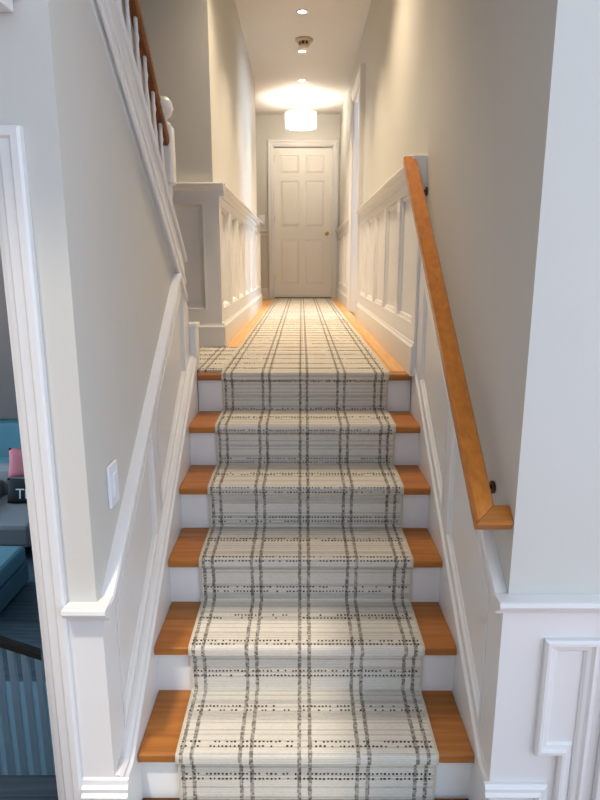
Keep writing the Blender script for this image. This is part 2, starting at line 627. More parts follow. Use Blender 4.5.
landing = struct(box('floor_landing', -1.6, XR, nose(6) + 0.052, BACKY + 0.12, LAND - 0.19, LAND - 0.018, OAKY), 'honey oak strip floor of the hall', 'floor')
PW = 0.0795
meshes = {}
xp = SR - 0.004
col = 0
while xp > -0.52:
    y = nose(6) + 0.085
    first = True
    while y < BACKY - 0.06:
        ln = random.choice((0.9, 1.2, 1.5, 1.8)) if not first else random.choice((0.5, 0.8, 1.1, 1.4))
        first = False
        y2 = min(y + ln, BACKY - 0.05)
        if y2 - y > 0.06:
            o = box('plank', xp - PW + 0.0012, xp, y, y2 - 0.0015, LAND - 0.018, LAND + random.uniform(-0.0004, 0.0004), OAKY, landing)
        y = y2
    xp -= PW
    col += 1
struct(box('floor_side_room', XR, 2.75, 4.4, 7.6, LAND - 0.19, LAND - 0.002, OAKY))
struct(box('floor_corridor', -2.4, -0.53, 7.25, BACKY, LAND - 0.018, LAND - 0.002, OAKY))

# ------------------------------------------------------------------ staircase
st = thing('staircase', 'straight flight of honey oak treads with white risers under the runner', 'staircase', (0.0135, N0, 0))


def tread_poly(y0, y1, z, th=0.03):
    r = 0.013
    pts = []
    for i in range(7):
        a = -math.pi / 2 - math.pi * i / 6
        ca, sa = math.cos(a), math.sin(a)
        pts.append((y0 + r + r * math.copysign(abs(ca) ** 0.5, ca), z - th / 2 + math.copysign(abs(sa) ** 0.5, sa) * th / 2))
    pts += [(y1, z), (y1, z - th)]
    return pts


for k in range(1, 7):
    y = nose(k)
    box('riser', SL, SR, y + 0.03, y + 0.05, RISE * (k - 1) + (0.0 if k == 1 else -0.03), RISE * k - 0.03, WHITE, st)
    back = nose(k + 1) + 0.03 if k < 6 else y + 0.083
    o = prism('tread' if k < 6 else 'landing_nosing', tread_poly(y, back, RISE * k), 0, SL + 0.002, SR - 0.002, OAKX, st)
    if k == 6:
        o['label'] = 'oak nosing along the edge of the landing'

# skirt boards against both walls
for side, xin, xw in (('l', SL, XL), ('r', SR, XR)):
    y0, yk = FY - 0.004, 1.49
    zb = 0.19
    top = [(y0, 0), (y0, zb), (yk, zb), (2.80, zb + SLOPE * 1.02 * (2.80 - yk)), (2.80, 0.0)]
    a, bb = sorted((xin, xw))
    s = prism('skirt_board', top, 0, a, bb, WHITE, st)
    nrm = (1, 0, 0) if side == 'l' else (-1, 0, 0)
    pth = [(xw, y0, zb), (xw, yk, zb), (xw, 2.80, zb + SLOPE * 1.02 * (2.80 - yk))]
    t = abs(xin - xw) - 0.012
    prof = [(0, 0), (t + 0.012, 0), (t + 0.014, 0.006), (t + 0.006, 0.014), (t + 0.004, 0.024), (t - 0.006, 0.034), (0, 0.034)]
    if side == 'l':
        prof = prof
        sweep('cap_molding', pth, prof, nrm, WHITE, s)
    else:
        # travel reversed so that "left" is up
        sweep('cap_molding', pth[::-1], prof, nrm, WHITE, s)

# ------------------------------------------------------------------ carpets
def runner_path():
    t = 0.013
    raw = []
    for k in range(1, 7):
        y, z = nose(k), RISE * k
        raw.append((y + 0.03 - t, RISE * (k - 1) + (t if k > 1 else 0.004), 0.010))
        raw.append((y + 0.026 - t, z - 0.034, 0.008))
        raw.append((y - t + 0.001, z - 0.024, 0.007))
        raw.append((y - t - 0.001, z + t - 0.001, 0.020))
    raw.append((8.72, LAND + t, 0.0))
    out = [Vector((raw[0][0], raw[0][1]))]
    for i in range(1, len(raw) - 1):
        p0, p, p1 = Vector(raw[i - 1][:2]), Vector(raw[i][:2]), Vector(raw[i + 1][:2])
        d0, d1 = (p - p0), (p1 - p)
        r = min(raw[i][2], d0.length * 0.45, d1.length * 0.45)
        a, c = p - d0.normalized() * r, p + d1.normalized() * r
        for j in range(5):
            s = j / 4
            out.append((1 - s) ** 2 * a + 2 * s * (1 - s) * p + s * s * c)
    # slight sag on treads, and more segments along the hall
    end = Vector(raw[-1][:2])
    last = out[-1]
    for j in range(1, 25):
        out.append(last.lerp(end, j / 24))
    return out


CX0, CX1 = -0.371, 0.405


def strip(name, path, x0, x1, thick, mat, parent=None, vstart=0.0, ustart=0.0):
    """carpet along a (y, z) path with real thickness; UV in metres"""
    bm = bmesh.new()
    uvl = bm.loops.layers.uv.new('UVMap')
    n = len(path)
    nrm = []
    for i in range(n):
        d = (path[min(i + 1, n - 1)] - path[max(i - 1, 0)]).normalized()
        nrm.append(Vector((-d.y, d.x)))
    L_ = [vstart]
    for i in range(1, n):
        L_.append(L_[-1] + (path[i] - path[i - 1]).length)
    NX = 2
    xs = [x0 + (x1 - x0) * i / NX for i in range(NX + 1)]
    topv = [[bm.verts.new((x, p.x, p.y)) for x in xs] for p in path]
    botv = [[bm.verts.new((x, p.x - q.x * thick, p.y - q.y * thick)) for x in (x0, x1)] for p, q in zip(path, nrm)]
    for i in range(n - 1):
        for j in range(NX):
            f = bm.faces.new([topv[i][j], topv[i][j + 1], topv[i + 1][j + 1], topv[i + 1][j]])
            for lp, (uu, vv) in zip(f.loops, ((xs[j], L_[i]), (xs[j + 1], L_[i]), (xs[j + 1], L_[i + 1]), (xs[j], L_[i + 1]))):
                lp[uvl].uv = (uu - x0 + ustart, vv)
        for s, e in ((0, 0), (NX, 1)):
            f = bm.faces.new([topv[i][s], topv[i + 1][s], botv[i + 1][e], botv[i][e]])
            uu = xs[s] - x0 + ustart
            for lp, vv in zip(f.loops, (L_[i], L_[i + 1], L_[i + 1], L_[i])):
                lp[uvl].uv = (uu, vv)
    for i in (0, n - 1):
        f = bm.faces.new([topv[i][0]] + [topv[i][j] for j in range(1, NX + 1)] + [botv[i][1], botv[i][0]])
        for lp in f.loops:
            lp[uvl].uv = (lp.vert.co.x - x0 + ustart, L_[i])
    return obj(name, bm, mat, parent)


def tufts(path, x0, x1, parent, vstart, Q=0.1502, lines=(0.040, 0.058)):
    """rows of raised dark yarn dots in pairs across a carpet"""
    n = len(path)
    Ls = [vstart]
    for i in range(1, n):
        Ls.append(Ls[-1] + (path[i] - path[i - 1]).length)
    verts, faces = [], []
    rnd = random.Random(11)
    k = int(vstart / Q) - 1
    while k * Q < Ls[-1]:
        for ln in lines:
            v = k * Q + ln
            if not (Ls[0] + 0.006 < v < Ls[-1] - 0.006):
                continue
            i = max(j for j in range(n - 1) if Ls[j] <= v)
            f = (v - Ls[i]) / max(1e-6, Ls[i + 1] - Ls[i])
            p = path[i].lerp(path[i + 1], f)
            t = (path[i + 1] - path[i]).normalized()
            m_ = Vector((-t.y, t.x))
            x = x0 + 0.006
            run = 0
            while x < x1 - 0.008:
                if run <= 0:
                    dense = rnd.random() > 0.32
                    run = rnd.randint(4, 14)
                run -= 1
                if rnd.random() < (0.92 if dense else 0.45):
                    w, l_, h = rnd.uniform(0.0055, 0.0085), rnd.uniform(0.0048, 0.0062), rnd.uniform(0.0016, 0.0034)
                    xx = x + rnd.uniform(-0.0012, 0.0012)
                    q = p + t * rnd.uniform(-0.0008, 0.0008)
                    b0 = len(verts)
                    for (hh, sc) in ((-0.001, 1.0), (h, 0.62)):
                        for sx, st_ in ((-1, -1), (1, -1), (1, 1), (-1, 1)):
                            y, z = q + t * (st_ * l_ / 2 * sc) + m_ * hh
                            verts.append((xx + sx * w / 2 * sc, y, z))
                    faces.append((b0 + 4, b0 + 5, b0 + 6, b0 + 7))
                    for a in range(4):
                        c = (a + 1) % 4
                        faces.append((b0 + a, b0 + c, b0 + 4 + c, b0 + 4 + a))
                x += 0.0122
        k += 1
    me = bpy.data.meshes.new('yarn_dots')
    org = wloc(parent)
    me.from_pydata([tuple(Vector(v) - org) for v in verts], [], faces)
    o = link('yarn_dots', me, YARN, parent)
    o['kind'] = 'stuff'
    return o


rp = runner_path()
rt = thing('stair_runner', 'cream plaid flatweave runner climbing the stairs and running down the hall', 'carpet runner', (0.017, N0, 0))
strip('carpet', rp, CX0 + 0.007, CX1 - 0.007, 0.011, RUG, rt, 0.107, 0.018)
tufts(rp, CX0 + 0.007, CX1 - 0.007, rt, 0.107)
for s, (a, bb) in enumerate(((CX0, CX0 + 0.007), (CX1 - 0.007, CX1))):
    o = strip('binding', [p + Vector((0, 0.0)) for p in rp], a, bb, 0.0115, BIND, rt)
lp_ = [Vector((nose(6) + 0.05, LAND + 0.012)), Vector((3.0, LAND + 0.012)), Vector((3.3, LAND + 0.012)), Vector((PIERY - 0.04, LAND + 0.012))]
ut = strip('landing_carpet', lp_, -1.45, CX0 - 0.002, 0.0115, RUG, None, 0.02, 0.11)
tufts(lp_, -1.45, CX0 - 0.002, ut, 0.02)
tag(ut, 'cream plaid carpet covering the landing left of the hall runner', 'carpet')
ep = [Vector((0.35, 0.012)), Vector((0.9, 0.012)), Vector((N0 + 0.01, 0.012))]
et = strip('entry_mat', ep, SL + 0.012, SR - 0.012, 0.0115, RUG, None, 0.03, 0.0)
tufts(ep, SL + 0.012, SR - 0.012, et, 0.03)
tag(et, 'plaid flatweave mat on the entry floor at the stair foot', 'mat')

# ------------------------------------------------------------------ wainscot on the stair walls
T = 0.012


def board(name, poly, xw, sgn, th, parent, mat=WHITE, bev=0.0):
    a, bb = sorted((xw, xw + sgn * th))
    return prism(name, poly, 0, a, bb, mat, parent, bev)


def clipped(y0, y1, lo, hi):
    return [(y0, lo(y0)), (y1, lo(y1)), (y1, hi(y1)), (y0, hi(y0))]


def skz(y):
    return 0.19 + 0.034 + (SLOPE * 1.02 * (y - 1.49) if y > 1.49 else 0)


RAILK = 0.732
for side, xw, sgn, wall, zr, yr in (('l', XL, 1, wall_left, 0.752, 1.475), ('r', XR, -1, wall_right, 0.775, 1.455)):
    def railz(y, zr=zr, yr=yr):
        return zr + (RAILK * (y - yr) if y > yr else 0)      # top of the chair rail
    top_end = 2.66 if side == 'l' else 2.72
    lo = lambda y: skz(y) - 0.004
    hi = lambda y: railz(y) - 0.070
    # stiles
    for (a, bb) in ((FY, 1.53), (2.02, 2.11), (2.62, 2.74)):
        if bb > top_end and side == 'l':
            # the end post of the knee wall, bounded by the stringer above
            board('stile', [(2.66, lo(2.66)), (WEND, lo(WEND)), (WEND, strz(WEND) + 0.01), (2.66, strz(2.66) + 0.01)], xw, sgn, T, wall)
        else:
            board('stile', clipped(a, bb, lo, hi), xw, sgn, T, wall)
    # upper rails under the chair rail and lower rails along the skirt
    for (a, bb) in ((1.53, 2.02), (2.11, 2.62 if side == 'r' else 2.66)):
        up = lambda y: min(hi(y), strz(y)) if side == 'l' else hi(y)
        board('rail', clipped(a, bb, lambda y: hi(y) - 0.05, hi), xw, sgn, T, wall)
        board('rail', clipped(a, bb, lo, lambda y: lo(y) + 0.045), xw, sgn, T, wall)
        board('panel', clipped(a, bb, lambda y: lo(y) + 0.045, lambda y: hi(y) - 0.05), xw, sgn, 0.002, wall)
        # bead around the recess
        q = [(a, lo(a) + 0.045), (bb, lo(bb) + 0.045), (bb, hi(bb) - 0.05), (a, hi(a) - 0.05)]
        pth = [(xw, y, z) for y, z in q]
        if side == 'r':
            pth = pth[::-1]
        sweep('bead_molding', pth, [(0, 0), (T + 0.003, -0.006), (T + 0.004, 0.004), (T - 0.004, 0.010), (0.004, 0.018), (0, 0.020)], (sgn, 0, 0), WHITE, wall, True)

    # chair rail: level return, then up the slope
    pts = [(xw, FY + 0.0005, zr - 0.072), (xw, yr, zr - 0.072), (xw, top_end, railz(top_end) - 0.072)]
    if side == 'l':
        # ends under the stringer of the upper flight
        ye = yr
        while railz(ye) < strz(ye) + 0.03:
            ye += 0.005
        pts[2] = (xw, ye, railz(ye) - 0.072)
    big = [(0, 0), (T + 0.003, 0), (T + 0.003, 0.024), (T + 0.008, 0.032), (T + 0.010, 0.046), (T + 0.020, 0.053), (T + 0.022, 0.062), (T + 0.018, 0.070), (0, 0.072)]
    c = sweep('trim_1' if side == 'l' else 'trim_2', pts if side == 'l' else pts[::-1], big, (sgn, 0, 0), WHITE)
    struct(c, 'white chair rail climbing the %s stair wall' % ('left' if side == 'l' else 'right'), 'chair rail')

# chair rails on the entry wall faces
c = sweep('trim_3', [(-0.6045, FY, 0.752 - 0.046), (XL + 0.034, FY, 0.752 - 0.046)], CHAIRF, (0, -1, 0), WHITE)
struct(c, 'short sunlit chair rail on the narrow entry wall left of the stair', 'chair rail')
c = sweep('trim_4', [(XR - 0.034, FY, 0.775 - 0.046), (2.5, FY, 0.775 - 0.046)], CHAIRF, (0, -1, 0), WHITE)
struct(c, 'white chair rail on the entry wall right of the stair', 'chair rail')

# white wainscot facing on the entry walls below the rail
box('wainscot_panel', -0.6045, XL + T, FY - 0.006, FY - 0.0003, 0.0, 0.752 - 0.046, WHITE, wall_fl)
box('wainscot_panel', XR - T, 2.5, FY - 0.006, FY - 0.0003, 0.0, 0.775 - 0.046, WHITE, wall_fr)
# stepped picture moulding on the right
FF = FY - 0.006
pth = [(0.632, 0.655), (0.632, 0.305), (0.698, 0.305), (0.698, 0.06), (0.775, 0.06), (0.775, 0.655)]
sweep('picture_molding', [(x, FF, z) for x, z in pth], PICT, (0, -1, 0), WHITE, wall_fr, True)
box('stile', 0.806, 0.90, FF - 0.022, FF, 0.0, 0.70, WHITE, wall_fr, 0.003)
# base on the right with a returned cap
bb_ = box('baseboard_right', SR + 0.002, 0.642, FF - 0.014, FF, 0, 0.185, WHITE)
struct(bb_, 'white baseboard block at the foot of the right entry wall', 'baseboard')
sweep('cap_molding', [(SR - 0.010, FF, 0.172), (0.642, FF, 0.172), (0.642, FF, 0.0)], [(0, 0), (0.020, 0), (0.026, 0.008), (0.018, 0.016), (0.018, 0.026), (0.010, 0.036), (0, 0.036)], (0, -1, 0), WHITE, bb_)
# base on the left
bl = box('baseboard_left', -0.6045, SL - 0.002, FF - 0.016, FF, 0, 0.165, WHITE)
struct(bl, 'white baseboard block at the foot of the narrow left entry wall', 'baseboard')
sweep('cap_molding', [(-0.6045, FF, 0.165), (SL + 0.010, FF, 0.165)], [(0, 0), (0.024, 0), (0.026, 0.010), (0.016, 0.016), (0.018, 0.030), (0.008, 0.036), (0.006, 0.050), (0, 0.054)], (0, -1, 0), WHITE, bl)

# casing of the low doorway on the left
c = sweep('trim_5', [(DLX1, FY, 0.0), (DLX1, FY, DLZ), (DLX0, FY, DLZ), (DLX0, FY, 0)], [(o, -s * 0.94) for o, s in CASE], (0, -1, 0), WHITE)
struct(c, 'white fluted casing of the low doorway to the lower room', 'door casing')
box('jamb', DLX1 - 0.012, DLX1, FY - 0.002, FY + 0.11, 0, DLZ, WHITE, c)
box('head_jamb', DLX0, DLX1, FY - 0.002, FY + 0.11, DLZ - 0.012, DLZ, WHITE, c)
# trim block high on the left entry wall
t6 = box('trim_6', -1.2, -0.600, FY - 0.055, FY, 2.115, 2.30, WHITE, None, 0.004)
struct(t6, 'white moulded trim block high on the left entry wall', 'trim')
box('lip', -1.2, -0.585, FY - 0.065, FY, 2.138, 2.155, WHITE, t6, 0.003)

# ------------------------------------------------------------------ upper flight at the left
uf = thing('upper_staircase', 'white staircase turning back above the left stair wall', 'staircase', (-1.05, WEND, LAND))
SY0 = 1.30
SE = 2.745
h0 = 0.179
prism('stringer', [(SY0, strz(SY0)), (SE, strz(SE)), (SE, strz(SE) + h0), (SY0, strz(SY0) + h0)], 0, XL - 0.045, XL + 0.014, WHITE, uf)
for off, th, ou in ((0.0, 0.032, 0.024), (0.075, 0.022, 0.020)):
    prism('stringer_molding', [(SY0, strz(SY0) + off), (SE, strz(SE) + off), (SE, strz(SE) + off + th), (SY0, strz(SY0) + off + th)], 0, XL, XL + ou, WHITE, uf, 0.004)
prism('stringer_cap', [(SY0, strz(SY0) + h0), (SE + 0.01, strz(SE + 0.01) + h0), (SE + 0.01, strz(SE + 0.01) + h0 + 0.024), (SY0, strz(SY0) + h0 + 0.024)], 0, XL - 0.055, XL + 0.026, WHITE, uf, 0.005)
for k in range(1, 8):
    yy = WEND - 0.02 - 0.235 * (k - 1)
    z = LAND + RISE * k
    if yy - 0.25 < FY + 0.1:
        break
    box('riser', -1.59, XL - 0.095, yy - 0.02, yy, z - RISE, z - 0.03, WHITE, uf)
    box('tread', -1.59, XL - 0.095, yy - 0.255, yy + 0.03, z - 0.03, z, OAKX, uf, 0.006)
# base block round the end of the knee wall
box('base_block', XL - 0.10, SL, WEND + 0.001, WEND + 0.085, LAND + 0.016, LAND + 0.215, WHITE, uf, 0.003)
box('base_cap', XL - 0.105, SL + 0.006, WEND - 0.005, WEND + 0.092, LAND + 0.215, LAND + 0.235, WHITE, uf, 0.004)
# newel
NX_, NY_ = -0.578, 2.745
nw = lathe('newel_post', NX_, NY_, [(0.0, 1.68), (0.030, 1.68), (0.032, 1.74), (0.022, 1.80), (0.020, 1.86), (0.028, 1.90), (0.024, 1.925), (0.034, 1.935), (0.0, 1.94)], WHITE, uf)
bm = bmesh.new()
add_box(bm, NX_ - 0.038, NX_ + 0.038, NY_ - 0.038, NY_ + 0.038, 1.93, 2.165, 0.010)
obj('newel_block', bm, WHITE, nw)
lathe('ball_finial', NX_, NY_, [(0.0, 2.16), (0.030, 2.162), (0.028, 2.174), (0.017, 2.182), (0.017, 2.192), (0.034, 2.206), (0.042, 2.232), (0.038, 2.256), (0.024, 2.274), (0.0, 2.281)], WHITE, nw)
# handrail
def urz(y):
    return 2.20 - 0.86 * (y - 2.60)


up_n = Vector((0, 0.86, 1)).normalized()
RP = [(-0.030, -0.016), (-0.032, 0.0), (-0.024, 0.016), (0, 0.024), (0.024, 0.016), (0.032, 0.0), (0.030, -0.016), (0.018, -0.026), (-0.018, -0.026)]
bm = bmesh.new()
rings = []
for y in (NY_ - 0.045, 1.25):
    rings.append([bm.verts.new((NX_ + 0.012 + a * 0.62, y, urz(y) + c / up_n.z)) for a, c in RP])
for i in range(len(RP)):
    j = (i + 1) % len(RP)
    bm.faces.new([rings[0][i], rings[0][j], rings[1][j], rings[1][i]])
bm.faces.new(rings[0])
bm.faces.new(rings[1][::-1])
obj('handrail', bm, RAILD, uf)
# balusters
bz = 0
y = NY_ - 0.12
while y > 1.62:
    z0, z1 = strz(y) + h0 + 0.02, urz(y) - 0.02
    hgt = z1 - z0
    pr = [(0.0, 0), (0.014, 0), (0.014, 0.12), (0.008, 0.14), (0.015, 0.17), (0.007, 0.21), (0.015, 0.36), (0.011, 0.55), (0.007, 0.80), (0.010, 0.84), (0.007, 0.88), (0.008, 1.0), (0, 1.0)]
    lathe('baluster', NX_ + 0.012, y, [(r, z0 + hgt * q) for r, q in pr], WHITE, uf, 12)
    y -= 0.105

# ------------------------------------------------------------------ handrail on the right wall
hr = thing('wall_handrail', 'honey oak handrail with mitred return mounted on the right stair wall', 'handrail', (0.45, 2.0, 1.0))
HA, HB = Vector((0.466, 1.432, 0.957)), Vector((0.463, 2.775, 2.034))
d = (HB - HA).normalized()
u_ = Vector((1, 0, 0))
n_ = u_.cross(d)
if n_.z < 0:
    n_ = -n_
HP = [(-0.0275, -0.012), (-0.0275, 0.012), (-0.022, 0.0185), (0.022, 0.0185), (0.0275, 0.012), (0.0275, -0.012), (0.020, -0.030), (-0.020, -0.030)]
bm = bmesh.new()
A = [bm.verts.new(HA + u_ * a + n_ * c + d * (0.0275 + a) * 1.0) for a, c in HP]     # mitre at the lower end
B = [bm.verts.new(HB + u_ * a + n_ * c) for a, c in HP]
for i in range(len(HP)):
    j = (i + 1) % len(HP)
    bm.faces.new([A[i], A[j], B[j], B[i]])
bm.faces.new(A)
bm.faces.new(B[::-1])
obj('rail', bm, RAILW, hr)
bm = bmesh.new()
# return: same section turned toward the wall
A = [bm.verts.new(HA + u_ * a + n_ * c + d * (0.0275 + a + 0.0006)) for a, c in HP]
A = [bm.verts.new(HA + u_ * (a - 0.0) + n_ * c + d * (0.0275 + a - 0.0012)) for a, c in HP]
bm.verts.ensure_lookup_table()
for v in bm.verts[:len(HP)]:
    bm.verts.remove(v)
Bv = [bm.verts.new(Vector((XR - 0.001, HA.y, HA.z)) + n_ * c + d * (0.0275 + a - 0.0012)) for a, c in HP]
for i in range(len(HP)):
    j = (i + 1) % len(HP)
    bm.faces.new([A[i], A[j], Bv[j], Bv[i]])
bm.faces.new(A)
bm.faces.new(Bv[::-1])
obj('return', bm, RAILX if 'RAILX' in globals() else wood('handrail_return_oak', (0.52, 0.18, 0.024), (0.38, 0.12, 0.014), 0, 0.28), hr)
for f in (0.12, 0.955):
    p = HA.lerp(HB, f)
    bm = bmesh.new()
    add_tube(bm, [(XR - 0.002, p.y, p.z - 0.085), (XR - 0.045, p.y, p.z - 0.085), (p.x + 0.012, p.y, p.z - 0.07), (p.x + 0.004, p.y, p.z - 0.037)], 0.007)
    br = obj('bracket', bm, BRONZE, hr, True)
    bm = bmesh.new()
    add_tube(bm, [(XR - 0.0005, p.y, p.z - 0.085), (XR - 0.008, p.y, p.z - 0.085)], 0.018, 16)
    obj('rosette', bm, BRONZE, br, True)

# ------------------------------------------------------------------ hall wainscot
HT = 0.036
RZ0, RZ1 = LAND + 0.825, LAND + 0.948         # apron + chair rail
PZ0 = LAND + 0.235                            # bottom of panels


def hall_side(xw, sgn, stiles, y0, y1, wall, trimn, label, basen, blabel, HT=0.036):
    def bx(name, ya, yb, za, zb, th=HT, bev=0.0):
        a, c = sorted((xw, xw + sgn * th))
        return box(name, a, c, ya, yb, za, zb, WHITE, wall, bev)
    bx('rail', y0, y1, RZ0, RZ1 - 0.072)
    bx('rail', y0, y1, LAND + 0.14, PZ0)
    for (a, c) in stiles:
        bx('stile', a, c, PZ0, RZ0)
    for (s0, s1) in zip(stiles, stiles[1:]):
        a, c = s0[1], s1[0]
        if c - a < 0.08:
            continue
        bx('panel', a, c, PZ0, RZ0, 0.002)
        pth = [(xw, a, PZ0), (xw, c, PZ0), (xw, c, RZ0), (xw, a, RZ0)]
        if sgn < 0:
            pth = pth[::-1]
        sweep('bead_molding', pth, [(0, 0), (HT - 0.008, 0), (HT - 0.012, 0.010), (0.010, 0.018), (0, 0.022)], (sgn, 0, 0), WHITE, wall, True)
    pth = [(xw, y0 - 0.0, RZ1 - 0.072), (xw, y1, RZ1 - 0.072)]
    big = [(0, 0)] + [(o + HT - 0.006, s) for o, s in CHAIR[1:-1]] + [(0, 0.072)]
    t = sweep(trimn, pth if sgn > 0 else pth[::-1], big, (sgn, 0, 0), WHITE)
    struct(t, label, 'chair rail')
    a, c = sorted((xw, xw + sgn * (HT + 0.012)))
    bs = box(basen, a, c, y0 - 0.001, y1, LAND, LAND + 0.125, WHITE)
    struct(bs, blabel, 'baseboard')
    bc = [(0, 0), (HT + 0.014, 0), (HT + 0.014, 0.006), (HT + 0.006, 0.016), (HT + 0.004, 0.026), (0, 0.030)]
    pth = [(xw, y0 - 0.002, LAND + 0.125), (xw, y1, LAND + 0.125)]
    sweep('cap_molding', pth if sgn > 0 else pth[::-1], bc, (sgn, 0, 0), WHITE, bs)


def spaced(y0, y1, n, w=0.09):
    step = (y1 - y0 - w) / n
    return [(y0 + i * step, y0 + i * step + w) for i in range(n + 1)]


CW = 0.075
hall_side(XR, -1, spaced(2.745, DY0 - CW - 0.002, 5), 2.745, DY0 - CW - 0.002, wall_right, 'trim_7', 'white chair rail on the right hall wall before the doorway', 'baseboard_hall_right', 'white baseboard along the right hall wall before the doorway', 0.024)
hall_side(XR, -1, spaced(DY1 + CW + 0.002, BACKY - 0.002, 4), DY1 + CW + 0.002, BACKY - 0.002, wall_right, 'trim_8', 'white chair rail on the right hall wall past the doorway', 'baseboard_hall_end', 'white baseboard along the right hall wall past the doorway', 0.024)
hall_side(HX, 1, spaced(PIERY - 0.03, 7.25, 7), PIERY - 0.03, 7.25, wall_hl, 'trim_9', 'white chair rail along the left hall wall', 'baseboard_hall_left', 'white baseboard along the left hall wall')
# pier facing the camera
PF = PIERY
PT = 0.030


def pb(name, xa, xb, za, zb, th=PT):
    return box(name, xa, xb, PF - th, PF, za, zb, WHITE, wall_pier)


PX1 = HX + HT
pb('rail', -1.59, HX, RZ0 + 0.01, RZ1 - 0.072)
pb('rail', -1.59, HX, LAND + 0.14, PZ0)
pb('stile', -0.565, HX, PZ0, RZ0 + 0.01)
pb('stile', -0.98, -0.89, PZ0, RZ0 + 0.01)
pb('panel', -0.89, -0.565, PZ0, RZ0 + 0.01, 0.002)
sweep('bead_molding', [(-0.89, PF, PZ0), (-0.565, PF, PZ0), (-0.565, PF, RZ0 + 0.01), (-0.89, PF, RZ0 + 0.01)], [(0, 0), (PT + 0.008, -0.008), (PT + 0.010, 0.004), (PT - 0.010, 0.014), (0.012, 0.022), (0.008, 0.030), (0, 0.034)], (0, -1, 0), WHITE, wall_pier, True)
big = [(0, 0)] + [(o + PT - 0.006, s) for o, s in CHAIR[1:-1]] + [(0, 0.072)]
struct(sweep('trim_10', [(-1.59, PF, RZ1 - 0.072), (HX + HT + 0.03, PF, RZ1 - 0.072)], big, (0, -1, 0), WHITE), 'white chair rail on the wall facing the landing', 'chair rail')
bs = box('baseboard_pier', -1.59, HX + HT + 0.012, PF - PT - 0.012, PF - 0.0305 + 0.0305, LAND, LAND + 0.125, WHITE)
struct(bs, 'white baseboard on the wall facing the landing', 'baseboard')
sweep('cap_molding', [(-1.59, PF, LAND + 0.125), (HX + HT + 0.013, PF, LAND + 0.125)], [(0, 0), (PT + 0.014, 0), (PT + 0.014, 0.006), (PT + 0.006, 0.016), (PT + 0.004, 0.026), (0, 0.030)], (0, -1, 0), WHITE, bs)
# back wall bits
struct(sweep('trim_11', [(-2.3, BACKY, RZ1 - 0.072), (BDX0 - 0.09, BACKY, RZ1 - 0.072)], CHAIR, (0, -1, 0), WHITE), 'short chair rail on the far wall left of the door', 'chair rail')
struct(box('baseboard_back', -2.3, BDX0 - 0.09, BACKY - 0.016, BACKY, LAND, LAND + 0.15, WHITE, None, 0.004), 'white baseboard on the far wall left of the door', 'baseboard')

# ------------------------------------------------------------------ casing of the side doorway
CASED = [(0, 0), (0.012, 0), (0.014, 0.014), (0.020, 0.020), (0.020, 0.050), (0.030, 0.056), (0.030, 0.070), (0.022, CW), (0, CW)]
c = sweep('trim_12', [(XR, DY0, LAND), (XR, DY0, DZ), (XR, DY1, DZ), (XR, DY1, LAND)], [(o + 0.018, -s) if o else (o, -s) for o, s in CASED], (-1, 0, 0), WHITE)
struct(c, 'white casing of the side doorway on the right of the hall', 'door casing')
box('jamb', XR - 0.015, XR + 0.135, DY1 - 0.02, DY1, LAND, DZ, WHITE, c)
box('jamb', XR - 0.015, XR + 0.135, DY0, DY0 + 0.02, LAND, DZ, WHITE, c)
box('head_jamb', XR - 0.015, XR + 0.135, DY0 + 0.02, DY1 - 0.02, DZ - 0.02, DZ, WHITE, c)

# ------------------------------------------------------------------ door at the end of the hall
dr = thing('door_1', 'closed six panel door in warm white paint at the end of the hall', 'door', (0.02, BACKY, LAND))
struct(dr)
dr['label'] = 'closed six panel door in warm white paint at the end of the hall'
X0, X1, Z0, Z1 = -0.378, 0.418, LAND + 0.022, LAND + 2.035
DF = BACKY + 0.030
rows = [(1.306, 1.923), (2.097, 2.703), (2.806, 3.036)]
cols = [(-0.293, -0.035), (0.052, 0.318)]
bm = bmesh.new()
add_box(bm, X0, X1, DF + 0.014, DF + 0.040, Z0, Z1)
xs = [X0, cols[0][0], cols[0][1], cols[1][0], cols[1][1], X1]
add_box(bm, xs[0], xs[1], DF, DF + 0.014, Z0, Z1)
add_box(bm, xs[4], xs[5], DF, DF + 0.014, Z0, Z1)
add_box(bm, xs[2], xs[3], DF, DF + 0.014, Z0, Z1)
for a, c in cols:
    zz = [Z0] + [z for r in rows for z in r] + [Z1]
    for i in range(0, len(zz), 2):
        add_box(bm, a, c, DF, DF + 0.014, zz[i], zz[i + 1])
obj('door_leaf', bm, DOORW, dr)
for a, c in cols:
    for z0, z1 in rows:
        bm = bmesh.new()
        i0 = [(a, z0), (c, z0), (c, z1), (a, z1)]
        mrg = 0.030
        i1 = [(a + mrg, z0 + mrg), (c - mrg, z0 + mrg), (c - mrg, z1 - mrg), (a + mrg, z1 - mrg)]
        V0 = [bm.verts.new((x, DF + 0.0135, z)) for x, z in i0]
        V1 = [bm.verts.new((x, DF + 0.003, z)) for x, z in i1]
        bm.faces.new(V1)
        for i in range(4):
            j = (i + 1) % 4
            bm.faces.new([V0[i], V0[j], V1[j], V1[i]])
        obj('panel', bm, DOORW, dr)
bm = bmesh.new()
t = bmesh.new()
add_lathe(t, 0, 0, [(0, 0), (0.028, 0), (0.028, 0.006), (0.011, 0.010), (0.010, 0.030), (0.020, 0.036), (0.028, 0.050), (0.026, 0.062), (0.014, 0.070), (0, 0.071)], 20)
for v in t.verts:
    x, y, z = v.co
    v.co = (0.356 + x, DF - z, 2.000 + y)
merge(bm, t)
kb = obj('knob', bm, BRASS, dr, True)
kb['label'] = 'round brass door knob'
box('threshold', BDX0, BDX1, BACKY - 0.03, BACKY + 0.1, LAND - 0.001, LAND + 0.016, SADDLE, dr, 0.003)
